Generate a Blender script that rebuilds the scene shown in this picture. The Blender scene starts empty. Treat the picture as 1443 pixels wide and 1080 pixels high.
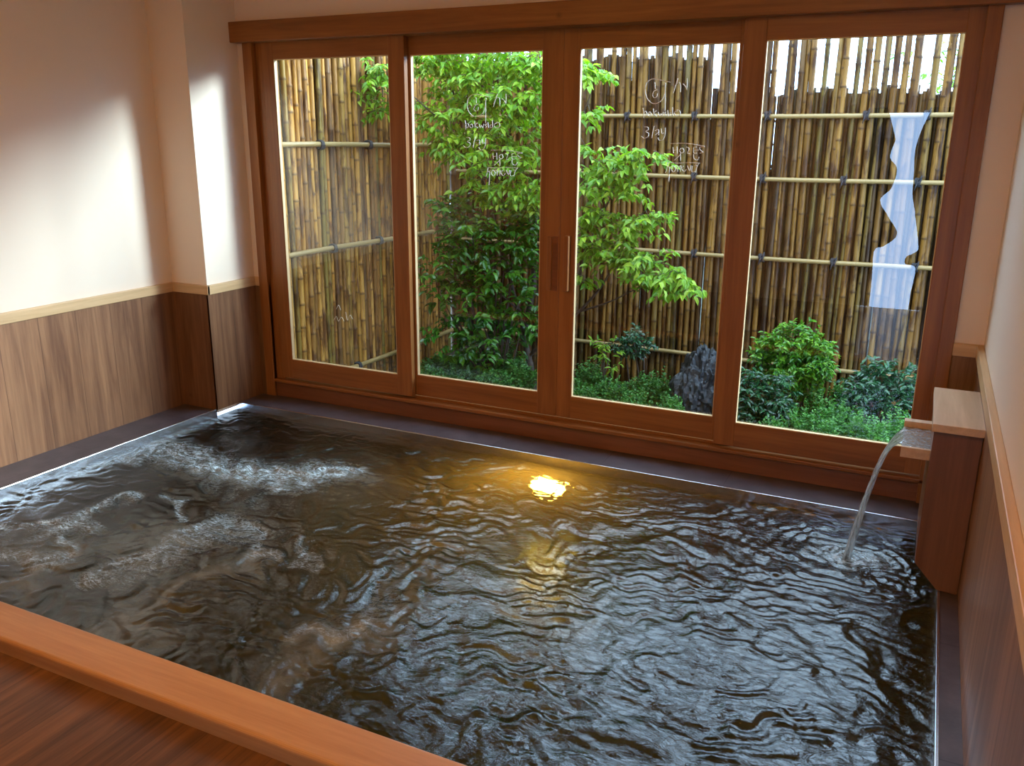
import bpy, bmesh, math, random
import numpy as np
from mathutils import Vector, Matrix, Euler

rnd = random.Random(7)
COL = bpy.context.scene.collection
W, H, F = 1443, 1080, 1213.3
CAM = Vector((3.1205, -3.9851, 1.5431))
ROT = Euler((1.2940, -0.0077, 0.4490), 'XYZ')
RM = ROT.to_matrix()


def ray(px, py):
    return RM @ Vector(((px - W / 2) / F, -(py - H / 2) / F, -1.0))


def at(px, py, Y):
    """world point where the photo's sight line meets the upright plane at depth Y"""
    d = ray(px, py)
    return CAM + d * ((Y - CAM.y) / d.y)


def atz(px, py, Z):
    d = ray(px, py)
    return CAM + d * ((Z - CAM.z) / d.z)


def atx(px, py, X):
    d = ray(px, py)
    return CAM + d * ((X - CAM.x) / d.x)


# ---------------------------------------------------------------- materials
class NT:
    def __init__(s, name):
        s.m = bpy.data.materials.new(name)
        s.m.use_nodes = True
        s.t = s.m.node_tree
        s.t.nodes.clear()
        s.out = s.n('ShaderNodeOutputMaterial')

    def n(s, kind, **kw):
        nd = s.t.nodes.new(kind)
        for k, v in kw.items():
            if k.startswith('i_'):
                key = k[2:]
                key = int(key) if key.isdigit() else key.replace('_', ' ')
                nd.inputs[key].default_value = v
            else:
                setattr(nd, k, v)
        return nd

    def l(s, a, b):
        s.t.links.new(a, b)

    def coord(s, scale=(1, 1, 1), rot=(0, 0, 0)):
        tc = s.n('ShaderNodeTexCoord')
        mp = s.n('ShaderNodeMapping')
        mp.inputs['Scale'].default_value = scale
        mp.inputs['Rotation'].default_value = rot
        s.l(tc.outputs['Object'], mp.inputs['Vector'])
        return mp.outputs['Vector']

    def noise(s, vec, scale=5, detail=4, rough=.55, dist=0):
        nd = s.n('ShaderNodeTexNoise')
        nd.inputs['Scale'].default_value = scale
        nd.inputs['Detail'].default_value = detail
        nd.inputs['Roughness'].default_value = rough
        nd.inputs['Distortion'].default_value = dist
        s.l(vec, nd.inputs['Vector'])
        return nd.outputs['Fac']

    def ramp(s, fac, stops):
        r = s.n('ShaderNodeValToRGB')
        el = r.color_ramp.elements
        while len(el) < len(stops):
            el.new(.5)
        for e, (p, c) in zip(el, stops):
            e.position = p
            e.color = (*c, 1) if len(c) == 3 else c
        s.l(fac, r.inputs['Fac'])
        return r.outputs['Color']

    def mix(s, a, b, fac, mode='MIX'):
        m = s.n('ShaderNodeMix', data_type='RGBA', blend_type=mode)
        for v, i in ((fac, 0), (a, 6), (b, 7)):
            if hasattr(v, 'is_linked'):
                s.l(v, m.inputs[i])
            else:
                m.inputs[i].default_value = v if i == 0 else ((*v, 1) if len(v) == 3 else v)
        return m.outputs[2]

    def math(s, op, a, b=0.0, clamp=False):
        m = s.n('ShaderNodeMath', operation=op, use_clamp=clamp)
        for v, i in ((a, 0), (b, 1)):
            if hasattr(v, 'is_linked'):
                s.l(v, m.inputs[i])
            else:
                m.inputs[i].default_value = v
        return m.outputs[0]

    def bump(s, h, strength=.2, dist=.01):
        b = s.n('ShaderNodeBump')
        b.inputs['Strength'].default_value = strength
        b.inputs['Distance'].default_value = dist
        s.l(h, b.inputs['Height'])
        return b.outputs['Normal']

    def principled(s, color, rough=.5, normal=None, **kw):
        p = s.n('ShaderNodeBsdfPrincipled')
        for v, k in ((color, 'Base Color'), (rough, 'Roughness')):
            if hasattr(v, 'is_linked'):
                s.l(v, p.inputs[k])
            else:
                p.inputs[k].default_value = (*v, 1) if k == 'Base Color' else v
        for k, v in kw.items():
            p.inputs[k.replace('_', ' ')].default_value = v
        if normal is not None:
            s.l(normal, p.inputs['Normal'])
        s.l(p.outputs[0], s.out.inputs['Surface'])
        return p


def wood(name, dark, light, axis='X', rough=.4, knots=True, plank=None, spec=.4):
    """planed timber, its grain running along an axis; plank = (axis, width) gives boards of differing tone"""
    t = NT(name)
    st = {'X': (.5, 9, 9), 'Y': (9, .5, 9), 'Z': (9, 9, .5)}[axis]
    v = t.coord(st)
    if plank:
        tc = t.n('ShaderNodeTexCoord')
        sp = t.n('ShaderNodeSeparateXYZ')
        t.l(tc.outputs['Object'], sp.inputs[0])
        cell = t.math('FLOOR', t.math('DIVIDE', sp.outputs[plank[0]], plank[1]))
        wn = t.n('ShaderNodeTexWhiteNoise', noise_dimensions='1D')
        t.l(cell, wn.inputs['W'])
        tone = wn.outputs['Value']
        cmb = t.n('ShaderNodeCombineXYZ')
        for i in range(3):
            t.l(t.math('MULTIPLY', tone, 17.0), cmb.inputs[i])
        add = t.n('ShaderNodeVectorMath', operation='ADD')
        t.l(v, add.inputs[0]); t.l(cmb.outputs[0], add.inputs[1])
        v = add.outputs[0]
    n1 = t.noise(v, 1.6, 5, .6, 1.2)
    n2 = t.noise(v, 9, 4, .65, .3)
    g = t.math('ADD', t.math('MULTIPLY', n1, .7), t.math('MULTIPLY', n2, .3))
    mid = tuple((a + b) / 2 for a, b in zip(dark, light))
    c = t.ramp(g, [(.34, dark), (.5, mid), (.64, light)])
    if knots:
        vk = t.coord((2.3, 2.3, 2.3))
        k = t.n('ShaderNodeTexVoronoi'); k.inputs['Scale'].default_value = 1.3
        t.l(vk, k.inputs['Vector'])
        kf = t.ramp(k.outputs['Distance'], [(.0, (1, 1, 1)), (.06, (0, 0, 0))])
        c = t.mix(c, tuple(a * .45 for a in dark), t.math('MULTIPLY', kf, .6))
    if plank:
        fr = t.math('FRACT', t.math('DIVIDE', sp.outputs[plank[0]], plank[1]))
        edge = t.math('LESS_THAN', fr, .015)
        c = t.mix(c, tuple(a * .5 for a in dark), t.math('MULTIPLY', edge, .7))
        c = t.mix(c, t.mix((.72, .68, .64), (1.18, 1.15, 1.1), tone), 1.0, 'MULTIPLY')
    t.principled(c, rough, t.bump(g, .15, .004), Specular_IOR_Level=spec)
    return t.m


def plain(name, color, rough=.5, metal=0.0, bumpy=0, bscale=60):
    t = NT(name)
    v = t.coord()
    n = t.noise(v, bscale, 3)
    c = t.mix(color, tuple(x * .82 for x in color), n)
    t.principled(c, rough, t.bump(n, bumpy, .003) if bumpy else None, Metallic=metal)
    return t.m


M = {}
M['hinoki_x'] = wood('red cedar, grain along x', (.20, .075, .018), (.34, .138, .036), 'X', .38)
M['hinoki_z'] = wood('red cedar, grain upright', (.20, .075, .018), (.34, .138, .036), 'Z', .38)
M['fascia'] = wood('fascia wood', (.15, .055, .022), (.24, .095, .04), 'X', .3)
M['pale_x'] = wood('pale rail wood x', (.50, .33, .16), (.66, .46, .25), 'X', .45, False)
M['pale_z'] = wood('pale bead wood', (.62, .46, .24), (.74, .58, .34), 'Z', .5, False)
M['pale_y'] = wood('pale rail wood y', (.50, .33, .16), (.66, .46, .25), 'Y', .45, False)
M['tower'] = wood('spout tower wood', (.14, .060, .022), (.22, .095, .036), 'Z', .4, False)
M['tower_cap'] = wood('spout cap wood', (.50, .34, .20), (.66, .48, .31), 'Y', .4)
M['wains_y'] = wood('wainscot boards left', (.15, .068, .033), (.34, .180, .090), 'Z', .42, True, (1, .21))
M['wains_x'] = wood('wainscot boards back', (.14, .072, .034), (.31, .18, .09), 'Z', .42, True, (0, .19))
M['floorwood'] = wood('dark floor boards', (.055, .027, .014), (.19, .095, .045), 'Y', .38, False, (0, .11))
M['curb'] = wood('curb timber', (.40, .20, .075), (.55, .31, .13), 'X', .35)


def plaster():
    t = NT('white plaster')
    v = t.coord()
    n = t.noise(v, 180, 3)
    n2 = t.noise(v, 1.3, 3)
    c = t.mix((.82, .72, .60), (.78, .68, .56), n2)
    t.principled(c, .85, t.bump(n, .12, .002), Specular_IOR_Level=.2)
    return t.m


M['plaster'] = plaster()


def tile(name, base, joint, sx, sy):
    t = NT(name)
    v = t.coord()
    n = t.noise(v, 9, 5, .6)
    n3 = t.noise(v, 90, 3, .6)
    c = t.ramp(n, [(.35, tuple(b * .75 for b in base)), (.68, tuple(b * 1.25 for b in base))])
    br = t.n('ShaderNodeTexBrick', offset=0.0)
    br.inputs['Color1'].default_value = (1, 1, 1, 1); br.inputs['Color2'].default_value = (.92, .92, .92, 1)
    br.inputs['Mortar'].default_value = (joint, joint, joint, 1)
    br.inputs['Scale'].default_value = 1
    br.inputs['Mortar Size'].default_value = .0018
    br.inputs['Brick Width'].default_value = sx; br.inputs['Row Height'].default_value = sy
    t.l(v, br.inputs['Vector'])
    c = t.mix(c, br.outputs['Color'], 1.0, 'MULTIPLY')
    t.principled(c, .36, t.bump(n3, .15, .002), Specular_IOR_Level=.45)
    return t.m


M['ledge'] = tile('dark stone ledge tile', (.085, .068, .078), .45, .6, .6)
M['basin'] = tile('pool basin tile', (.022, .024, .016), .5, .3, .3)
M['steel'] = plain('brushed steel', (.78, .78, .80), .22, 1.0)
M['chrome'] = plain('lamp housing metal', (.55, .55, .55), .3, 1.0)


def cane_mat(name, greenish=.25, val=1.0):
    t = NT(name)
    g = t.n('ShaderNodeNewGeometry')
    r = g.outputs['Random Per Island']
    c = t.ramp(r, [(0, (.30, .175, .040)), (.16, (.42, .27, .075)), (.30, (.15, .085, .030)), (.42, (.46, .31, .10)),
                   (.55, (.22, .13, .038)), (.68, (.10, .068, .038)), (.80, (.36, .22, .055)), (.9, (.15, .145, .042)), (1, (.40, .27, .10))])
    v = t.coord((14, 14, 3.2))
    n = t.noise(v, 1.5, 5, .65, .5)
    blot = t.ramp(n, [(.47, (1, 1, 1)), (.60, (.30, .23, .20))])
    c = t.mix(c, blot, 1.0, 'MULTIPLY')
    v2 = t.coord((70, 70, 2.2))
    n2 = t.noise(v2, 1, 4, .6)
    c = t.mix(c, t.ramp(n2, [(.3, (.72, .66, .60)), (.65, (1.12, 1.1, 1.05))]), 1.0, 'MULTIPLY')
    at_ = t.n('ShaderNodeAttribute', attribute_name='node')
    c = t.mix(c, (.07, .04, .022), t.math('MULTIPLY', at_.outputs['Fac'], .85))
    c = t.mix(c, (.50, .385, .235), 1.0, 'MULTIPLY')
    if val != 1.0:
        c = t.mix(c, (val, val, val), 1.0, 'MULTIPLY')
    t.principled(c, .52, t.bump(n2, .3, .003), Specular_IOR_Level=.22)
    return t.m


M['cane'] = cane_mat('dry bamboo canes')
M['cane_shade'] = cane_mat('canes with painted gap shade', val=.42)  # darker copy of the canes, shade of the gaps painted into the colour
M['cane_sunny'] = cane_mat('bamboo canes with painted sunlight', val=2.1)  # lighter copy of the canes, sunlight put into the colour
M['railcane'] = plain('split bamboo rail', (.27, .175, .060), .4, 0, .2, 8)
M['cord'] = plain('black hemp cord', (.018, .016, .018), .8, 0, .5, 200)


def leaf_mat(name, c0, c1, c2, rough=.32, trans=.35):
    t = NT(name)
    g = t.n('ShaderNodeNewGeometry')
    c0, c1, c2 = (tuple(q * .78 for q in cc) for cc in (c0, c1, c2))
    c = t.ramp(g.outputs['Random Per Island'], [(0, c0), (.5, c1), (1, c2)])
    p = t.principled(c, rough)
    tr = t.n('ShaderNodeBsdfTranslucent')
    t.l(t.mix(c, (1.1, 1.25, .5), 1.0, 'MULTIPLY'), tr.inputs['Color'])
    mx = t.n('ShaderNodeMixShader'); mx.inputs[0].default_value = trans
    t.l(p.outputs[0], mx.inputs[1]); t.l(tr.outputs[0], mx.inputs[2])
    t.l(mx.outputs[0], t.out.inputs['Surface'])
    return t.m


M['leaf_light'] = leaf_mat('young maple leaves', (.11, .30, .012), (.22, .46, .02), (.46, .64, .05), .42, .42)
M['leaf_mid'] = leaf_mat('broad shrub leaves', (.03, .14, .012), (.06, .23, .018), (.14, .36, .03), .26)
M['leaf_round'] = leaf_mat('round shrub leaves', (.04, .18, .012), (.10, .32, .018), (.26, .50, .04), .3)
M['leaf_dark'] = leaf_mat('dark shrub leaves', (.012, .06, .022), (.025, .10, .035), (.05, .17, .06), .2, .2)
M['leaf_fern'] = leaf_mat('feathery ground plant', (.03, .14, .02), (.065, .24, .03), (.13, .36, .06), .5, .35)
M['bark'] = plain('dark wet bark', (.055, .035, .025), .7, 0, .6, 30)


def rock_mat():
    t = NT('wet dark rock')
    v = t.coord()
    n = t.noise(v, 7, 8, .7, .6)
    c = t.ramp(n, [(.35, (.005, .006, .008)), (.56, (.014, .016, .021)), (.76, (.07, .077, .092))])
    t.principled(c, .35, t.bump(n, .8, .03))
    return t.m


M['rock'] = rock_mat()


def soil_mat():
    t = NT('mossy soil')
    v = t.coord()
    n = t.noise(v, 6, 8, .7)
    c = t.ramp(n, [(.4, (.018, .014, .010)), (.6, (.022, .04, .012))])
    t.principled(c, .85, t.bump(n, .8, .03))
    return t.m


M['soil'] = soil_mat()
M['mask'] = plain('dark door curtain', (.03, .025, .03), .9, 0, .3, 40)  # for the added sheets that shape the doorway reflection


def glass_mat():
    t = NT('window glass')
    tr = t.n('ShaderNodeBsdfTransparent'); tr.inputs[0].default_value = (.97, .985, .975, 1)
    gl = t.n('ShaderNodeBsdfGlossy'); gl.inputs['Roughness'].default_value = .004
    fr = t.n('ShaderNodeFresnel'); fr.inputs['IOR'].default_value = 1.5
    mx = t.n('ShaderNodeMixShader')
    ge = t.n('ShaderNodeNewGeometry')
    front = t.math('SUBTRACT', 1.0, ge.outputs['Backfacing'])
    t.l(t.math('MULTIPLY', t.math('MULTIPLY', fr.outputs[0], front), 2.4, True), mx.inputs[0]); t.l(tr.outputs[0], mx.inputs[1]); t.l(gl.outputs[0], mx.inputs[2])
    t.l(mx.outputs[0], t.out.inputs['Surface'])
    return t.m


M['glass'] = glass_mat()
M['paint_pen'] = plain('white paint pen', (.93, .93, .90), .5)


def emis(name, col, s):
    t = NT(name)
    e = t.n('ShaderNodeEmission'); e.inputs[0].default_value = (*col, 1); e.inputs[1].default_value = s
    t.l(e.outputs[0], t.out.inputs['Surface'])
    return t.m


M['lampglow'] = emis('underwater lamp lens', (1.0, .58, .12), 420)
M['ceillamp'] = emis('ceiling lamp diffuser', (1.0, .42, .055), 100)


def water_mat():
    t = NT('bath water')
    v = t.coord()
    fine = t.noise(t.coord((1, 1.6, 1)), 34, 4, .6, .8)
    nrm = t.bump(fine, .5, .0045)
    refr = t.n('ShaderNodeBsdfRefraction'); refr.inputs['IOR'].default_value = 1.33; refr.inputs['Roughness'].default_value = .06
    refr.inputs['Color'].default_value = (.62, .70, .52, 1)
    t.l(nrm, refr.inputs['Normal'])
    mk = t.n('ShaderNodeAttribute', attribute_name='murk')
    n1 = t.noise(t.coord((1, 1, 1)), 7, 6, .65, 1.2)
    n1r = t.ramp(n1, [(.28, (0, 0, 0)), (.70, (1, 1, 1))])
    plume = t.math('MULTIPLY', mk.outputs['Fac'], n1r, True)
    bodyc = t.mix((.006, .012, .010), (.34, .36, .31), plume)
    dif = t.n('ShaderNodeBsdfDiffuse'); t.l(bodyc, dif.inputs['Color'])
    trl = t.n('ShaderNodeBsdfTranslucent'); trl.inputs['Color'].default_value = (.38, .31, .13, 1)
    t.l(nrm, trl.inputs['Normal'])
    dt = t.n('ShaderNodeMixShader'); dt.inputs[0].default_value = .45
    t.l(dif.outputs[0], dt.inputs[1]); t.l(trl.outputs[0], dt.inputs[2])
    body = t.n('ShaderNodeMixShader')
    t.l(t.math('ADD', t.math('MULTIPLY', plume, .3), .62, True), body.inputs[0])
    t.l(refr.outputs[0], body.inputs[1]); t.l(dt.outputs[0], body.inputs[2])
    gl = t.n('ShaderNodeBsdfGlossy'); gl.inputs['Roughness'].default_value = .03
    t.l(nrm, gl.inputs['Normal'])
    fr = t.n('ShaderNodeFresnel'); fr.inputs['IOR'].default_value = 1.55; t.l(nrm, fr.inputs['Normal'])
    surf = t.n('ShaderNodeMixShader')
    t.l(fr.outputs[0], surf.inputs[0]); t.l(body.outputs[0], surf.inputs[1]); t.l(gl.outputs[0], surf.inputs[2])
    # foam: the froth thrown up by the jets
    fm = t.n('ShaderNodeAttribute', attribute_name='foam')
    n2 = t.noise(t.coord((1.0, 2.0, 1), (0, 0, .35)), 5.5, 7, .66, 2.2)
    n3 = t.noise(t.coord((1.0, 1.7, 1), (0, 0, .1)), 15, 6, .7, 1.6)
    v1 = t.ramp(n2, [(.455, (0, 0, 0)), (.50, (1, 1, 1)), (.545, (0, 0, 0))])
    v3 = t.ramp(n3, [(.44, (0, 0, 0)), (.50, (1, 1, 1)), (.56, (0, 0, 0))])
    n4 = t.noise(v, 75, 5, .75, .4)
    soft = t.ramp(n4, [(.40, (.15, .15, .15)), (.66, (1, 1, 1))])
    patt = t.math('ADD', t.math('ADD', t.math('MULTIPLY', v1, .95), t.math('MULTIPLY', v3, .45)), .12)
    ff = t.math('MULTIPLY', t.math('POWER', fm.outputs['Fac'], .8), t.math('MULTIPLY', patt, soft), True)
    fo = t.n('ShaderNodeBsdfDiffuse'); fo.inputs['Color'].default_value = (.72, .90, .98, 1)
    fin = t.n('ShaderNodeMixShader')
    t.l(ff, fin.inputs[0]); t.l(surf.outputs[0], fin.inputs[1]); t.l(fo.outputs[0], fin.inputs[2])
    t.l(fin.outputs[0], t.out.inputs['Surface'])
    return t.m


M['water'] = water_mat()


def stream_mat():
    t = NT('falling water')
    v = t.coord((60, 60, 6))
    n = t.noise(v, 1, 4, .6)
    nrm = t.bump(n, .6, .004)
    gl = t.n('ShaderNodeBsdfGlossy'); gl.inputs['Roughness'].default_value = .05; t.l(nrm, gl.inputs['Normal'])
    tr = t.n('ShaderNodeBsdfTransparent'); tr.inputs[0].default_value = (.88, .90, .88, 1)
    fr = t.n('ShaderNodeLayerWeight'); fr.inputs['Blend'].default_value = .45; t.l(nrm, fr.inputs['Normal'])
    mx = t.n('ShaderNodeMixShader')
    t.l(t.math('MULTIPLY', fr.outputs['Facing'], .75), mx.inputs[0])
    t.l(tr.outputs[0], mx.inputs[1]); t.l(gl.outputs[0], mx.inputs[2])
    df = t.n('ShaderNodeBsdfTranslucent'); df.inputs[0].default_value = (.8, .84, .86, 1)
    dd = t.n('ShaderNodeBsdfDiffuse'); dd.inputs[0].default_value = (.7, .74, .76, 1)
    d2 = t.n('ShaderNodeMixShader'); d2.inputs[0].default_value = .5
    t.l(df.outputs[0], d2.inputs[1]); t.l(dd.outputs[0], d2.inputs[2])
    m2 = t.n('ShaderNodeMixShader'); t.l(t.ramp(n, [(.35, (.12, .12, .12)), (.7, (.55, .55, .55))]), m2.inputs[0])
    t.l(mx.outputs[0], m2.inputs[1]); t.l(d2.outputs[0], m2.inputs[2])
    t.l(m2.outputs[0], t.out.inputs['Surface'])
    return t.m


M['stream'] = stream_mat()


# ---------------------------------------------------------------- mesh helpers
def link(name, me, mat, parent=None):
    o = bpy.data.objects.new(name, me)
    COL.objects.link(o)
    if mat:
        me.materials.append(M[mat])
    if parent:
        o.parent = parent
    return o


def tag(o, label, cat=None, group=None, kind=None):
    o['label'] = label
    if cat:
        o['category'] = cat
    if group:
        o['group'] = group
    if kind:
        o['kind'] = kind
    return o


def empty(name, loc=(0, 0, 0)):
    o = bpy.data.objects.new(name, None)
    o.location = loc
    o.empty_display_size = .05
    COL.objects.link(o)
    return o


def child_of(o, root):
    """parent while keeping the mesh where it was built (in room coordinates)"""
    o.parent = root
    o.matrix_parent_inverse = Matrix.Translation(root.location).inverted()
    return o


def boxes(name, bs, mat, parent=None, bevel=.003, seg=2):
    bm = bmesh.new()
    for (x0, x1, y0, y1, z0, z1) in bs:
        r = bmesh.ops.create_cube(bm, size=1)
        for v in r['verts']:
            v.co = Vector(((x0 + x1) / 2 + v.co.x * (x1 - x0), (y0 + y1) / 2 + v.co.y * (y1 - y0), (z0 + z1) / 2 + v.co.z * (z1 - z0)))
    if bevel:
        bmesh.ops.bevel(bm, geom=bm.edges[:], offset=bevel, segments=seg, affect='EDGES', profile=.5, clamp_overlap=True)
    me = bpy.data.meshes.new(name)
    bm.to_mesh(me); bm.free()
    o = link(name, me, mat)
    if parent:
        child_of(o, parent)
    return o


def extrude_poly(name, pts, axis, a0, a1, mat, parent=None, bevel=.003):
    """pts: 2-D outline in the two other axes, extruded along axis from a0 to a1"""
    bm = bmesh.new()
    def mk(p, a):
        if axis == 'Y':
            return (p[0], a, p[1])
        if axis == 'X':
            return (a, p[0], p[1])
        return (p[0], p[1], a)
    v0 = [bm.verts.new(mk(p, a0)) for p in pts]
    v1 = [bm.verts.new(mk(p, a1)) for p in pts]
    bm.faces.new(v0); bm.faces.new(v1[::-1])
    for i in range(len(pts)):
        j = (i + 1) % len(pts)
        bm.faces.new((v0[j], v0[i], v1[i], v1[j]))
    bmesh.ops.recalc_face_normals(bm, faces=bm.faces[:])
    if bevel:
        bmesh.ops.bevel(bm, geom=bm.edges[:], offset=bevel, segments=2, affect='EDGES', clamp_overlap=True)
    me = bpy.data.meshes.new(name); bm.to_mesh(me); bm.free()
    o = link(name, me, mat)
    if parent:
        child_of(o, parent)
    return o


class Geo:
    """collects vertices and faces and builds one mesh"""
    def __init__(s):
        s.v, s.f, s.a = [], [], []

    def tube(s, pts, rad, n=8, cap=True, attr=None, squash=1.0):
        b = len(s.v)
        m = len(pts)
        up = None
        for i, p in enumerate(pts):
            p = Vector(p)
            d = (Vector(pts[min(i + 1, m - 1)]) - Vector(pts[max(i - 1, 0)]))
            d = d.normalized() if d.length > 1e-9 else Vector((0, 0, 1))
            if up is None:
                up = Vector((0, 0, 1)) if abs(d.z) < .9 else Vector((1, 0, 0))
            sx = d.cross(up)
            if sx.length < 1e-6:
                sx = d.cross(Vector((0, 1, 0)))
            sx.normalize()
            sy = d.cross(sx).normalized()
            up = sy.cross(d) if False else up
            r = rad[i] if hasattr(rad, '__len__') else rad
            for k in range(n):
                a = 2 * math.pi * k / n
                s.v.append(p + sx * math.cos(a) * r + sy * math.sin(a) * r * squash)
                s.a.append(attr[i] if attr else 0.0)
        for i in range(m - 1):
            for k in range(n):
                k2 = (k + 1) % n
                s.f.append((b + i * n + k, b + i * n + k2, b + (i + 1) * n + k2, b + (i + 1) * n + k))
        if cap:
            s.f.append(tuple(b + k for k in range(n))[::-1])
            s.f.append(tuple(b + (m - 1) * n + k for k in range(n)))

    def leaf(s, p, d, nrm, L, w, fold=.25, droop=.2):
        d = d.normalized()
        sd = d.cross(nrm)
        if sd.length < 1e-5:
            sd = Vector((1, 0, 0))
        sd.normalize()
        up = sd.cross(d).normalized()
        b = len(s.v)
        P = [p, p + d * L * .3 + sd * w * .42 + up * w * fold, p + d * L * .3 - up * 0, p + d * L * .3 - sd * w * .42 + up * w * fold,
             p + d * L * .66 + sd * w * .36 + up * (w * fold - L * droop * .35), p + d * L * .66 - up * L * droop * .45,
             p + d * L * .66 - sd * w * .36 + up * (w * fold - L * droop * .35), p + d * L - up * L * droop]
        s.v += P
        s.a += [0.0] * 8
        for f in ((0, 1, 2), (0, 2, 3), (1, 4, 5, 2), (2, 5, 6, 3), (4, 7, 5), (5, 7, 6)):
            s.f.append(tuple(b + i for i in f))

    def build(s, name, mat, parent=None, smooth=True, attr=None):
        me = bpy.data.meshes.new(name)
        me.from_pydata([tuple(v) for v in s.v], [], s.f)
        me.update()
        if smooth:
            me.polygons.foreach_set('use_smooth', [True] * len(me.polygons))
        if attr:
            at_ = me.attributes.new(attr, 'FLOAT', 'POINT')
            at_.data.foreach_set('value', s.a)
        o = link(name, me, mat)
        if parent:
            child_of(o, parent)
        return o


# ---------------------------------------------------------------- measured dimensions
XL, XW, XR, XRW = -.517, -.781, 3.302, 3.381      # pool left edge, left wall, pool right edge, right wall
YB, YF, YC = -.2325, -2.41, -.385                 # pool back edge, front edge, column face
Z1, Z0 = .733, .680                               # rail above the wainscot
ZCEIL, YREAR = 2.62, -4.9
ZT, ZB = 1.953, .2425                             # window glass
REAR = .045
WATER = -.045


def struct(o, label, cat=None):
    o['kind'] = 'structure'
    o['label'] = label
    return o


# ---------------------------------------------------------------- room shell
struct(boxes('floor', [(XW - .1, XRW + .1, YREAR, -2.56, -.16, .0)], 'floorwood', bevel=0), 'dark reddish wooden floorboards in front of the bath')
wl = struct(boxes('wall_left', [(XW - .14, XW, YREAR, .1, -.02, ZCEIL)], 'plaster', bevel=0), 'white plaster wall left of the bath')
wr = struct(boxes('wall_right', [(XRW, XRW + .14, YREAR, .1, -.02, ZCEIL)], 'plaster', bevel=0), 'white plaster wall beside the spout tower')
struct(boxes('ceiling', [(XW - .14, XRW + .14, YREAR - .14, .1, ZCEIL, ZCEIL + .1)], 'plaster', bevel=0), 'plain ceiling above the bath')
struct(boxes('wall_back', [(XW - .14, -.465, -.0, .12, -.3, 2.045), (3.26, XRW + .14, -.0, .12, -.3, 2.045), (XW - .14, XRW + .14, -.0, .12, 2.045, ZCEIL + .05),
                           (-.465, 3.26, .022, .12, -.3, .091)], 'plaster', bevel=0), 'white wall around the sliding windows')
struct(boxes('wall_column', [(XW - .02, XL, YC, .01, -.02, ZCEIL)], 'plaster', bevel=0), 'white boxed-out column in the corner beside the window')
def mirrored(px, py, Y):
    a = at(px, py, .026)
    d = a - CAM
    d.y = -d.y
    return a + d * ((Y - a.y) / d.y)


DX0, DX1 = mirrored(1222, 300, YREAR).x, mirrored(1316, 300, YREAR).x
# rear wall with a doorway behind the viewer
struct(boxes('wall_front', [(XW - .14, DX0, YREAR - .14, YREAR, -.02, ZCEIL), (DX1, XRW + .14, YREAR - .14, YREAR, -.02, ZCEIL), (DX0, DX1, YREAR - .14, YREAR, 1.8, ZCEIL)],
             'plaster', bevel=0), 'rear wall with a doorway')
LEFT = [(1262, 205), (1254, 236), (1264, 256), (1256, 290), (1240, 312), (1252, 342), (1264, 372), (1246, 392), (1232, 400), (1229, 440), (1226, 480)]
RIGHT = [(1298, 190), (1290, 222), (1288, 262), (1286, 302), (1289, 330), (1294, 388), (1292, 402), (1277, 412), (1276, 424), (1290, 432), (1282, 480)]
for nm, edge, xx, sd_ in (('first', LEFT, DX0 - .05, -1), ('second', RIGHT, DX1 + .05, 1)):  # added unseen sheets, edges cut to shape the bright reflection in the pane
    edge = [(px, 165 + (py - 165) * .80) for px, py in edge]
    sm = []
    for i in range(len(edge) - 1):
        e0, e1, e2, e3 = (Vector(edge[max(i - 1, 0)]), Vector(edge[i]), Vector(edge[i + 1]), Vector(edge[min(i + 2, len(edge) - 1)]))
        for k in range(5):
            t = k / 5
            sm.append(.5 * ((2 * e1) + (e2 - e0) * t + (2 * e0 - 5 * e1 + 4 * e2 - e3) * t * t + (3 * e1 - e0 - 3 * e2 + e3) * t ** 3))
    P = [mirrored(q.x, q.y, YREAR + .05) for q in sm]
    P = [p for p in P if p.z > .03]
    pts = [(xx, 1.84)] + [(mirrored(1250 if sd_ < 0 else 1312, 165, YREAR + .05).x, 1.84)] + [(p.x, p.z) for p in P] + [(P[-1].x, .01), (xx, .01)]
    tag(extrude_poly('reflection_mask', pts, 'Y', YREAR + .02, YREAR + .05, 'mask', bevel=0), 'unseen dark reflection-shaping curtain at the doorway behind the viewer, ' + ('hung on the far left jamb' if sd_ < 0 else 'hung nearest the spout wall'), 'mask')

# wainscot and its pale rail
struct(boxes('trim_1', [(XW, XW + .012, YREAR + .01, YC, 0, Z0 + .01)], 'wains_y', bevel=0), 'brown upright wood wainscot on the left wall')
struct(boxes('trim_2', [(XW, XL + .01, YC - .012, YC + .004, 0, Z0 + .01), (XL, XL + .012, YC - .012, .0, .0, Z0 + .01)], 'wains_y', bevel=0),
       'brown wood wainscot wrapped round the corner column')
struct(boxes('trim_3', [(XL, -.40, -.012, .004, 0, Z0 + .01)], 'wains_x', bevel=0), 'narrow dark wainscot strip between column and window jamb')
struct(boxes('trim_4', [(3.25, XRW, -.012, .004, 0, Z0 + .01)], 'wains_x', bevel=0), 'narrow dark wainscot strip behind the spout tower')
struct(boxes('trim_5', [(XRW - .012, XRW, YREAR + .01, -.0, 0, Z0 + .01)], 'wains_y', bevel=0), 'brown wood wainscot on the wall beside the spout tower')
struct(boxes('trim_6', [(XW, XW + .020, YREAR + .01, YC - .0, Z0, Z1)], 'pale_y', bevel=.003), 'pale wood rail capping the left wainscot')
struct(boxes('trim_7', [(XW, XL + .020, YC - .020, YC, Z0, Z1)], 'pale_x', bevel=.003), 'pale wood rail across the front of the column')
struct(boxes('trim_8', [(XL, XL + .020, YC - .019, .0, Z0, Z1)], 'pale_y', bevel=.003), 'pale wood rail on the window side of the column')
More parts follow.
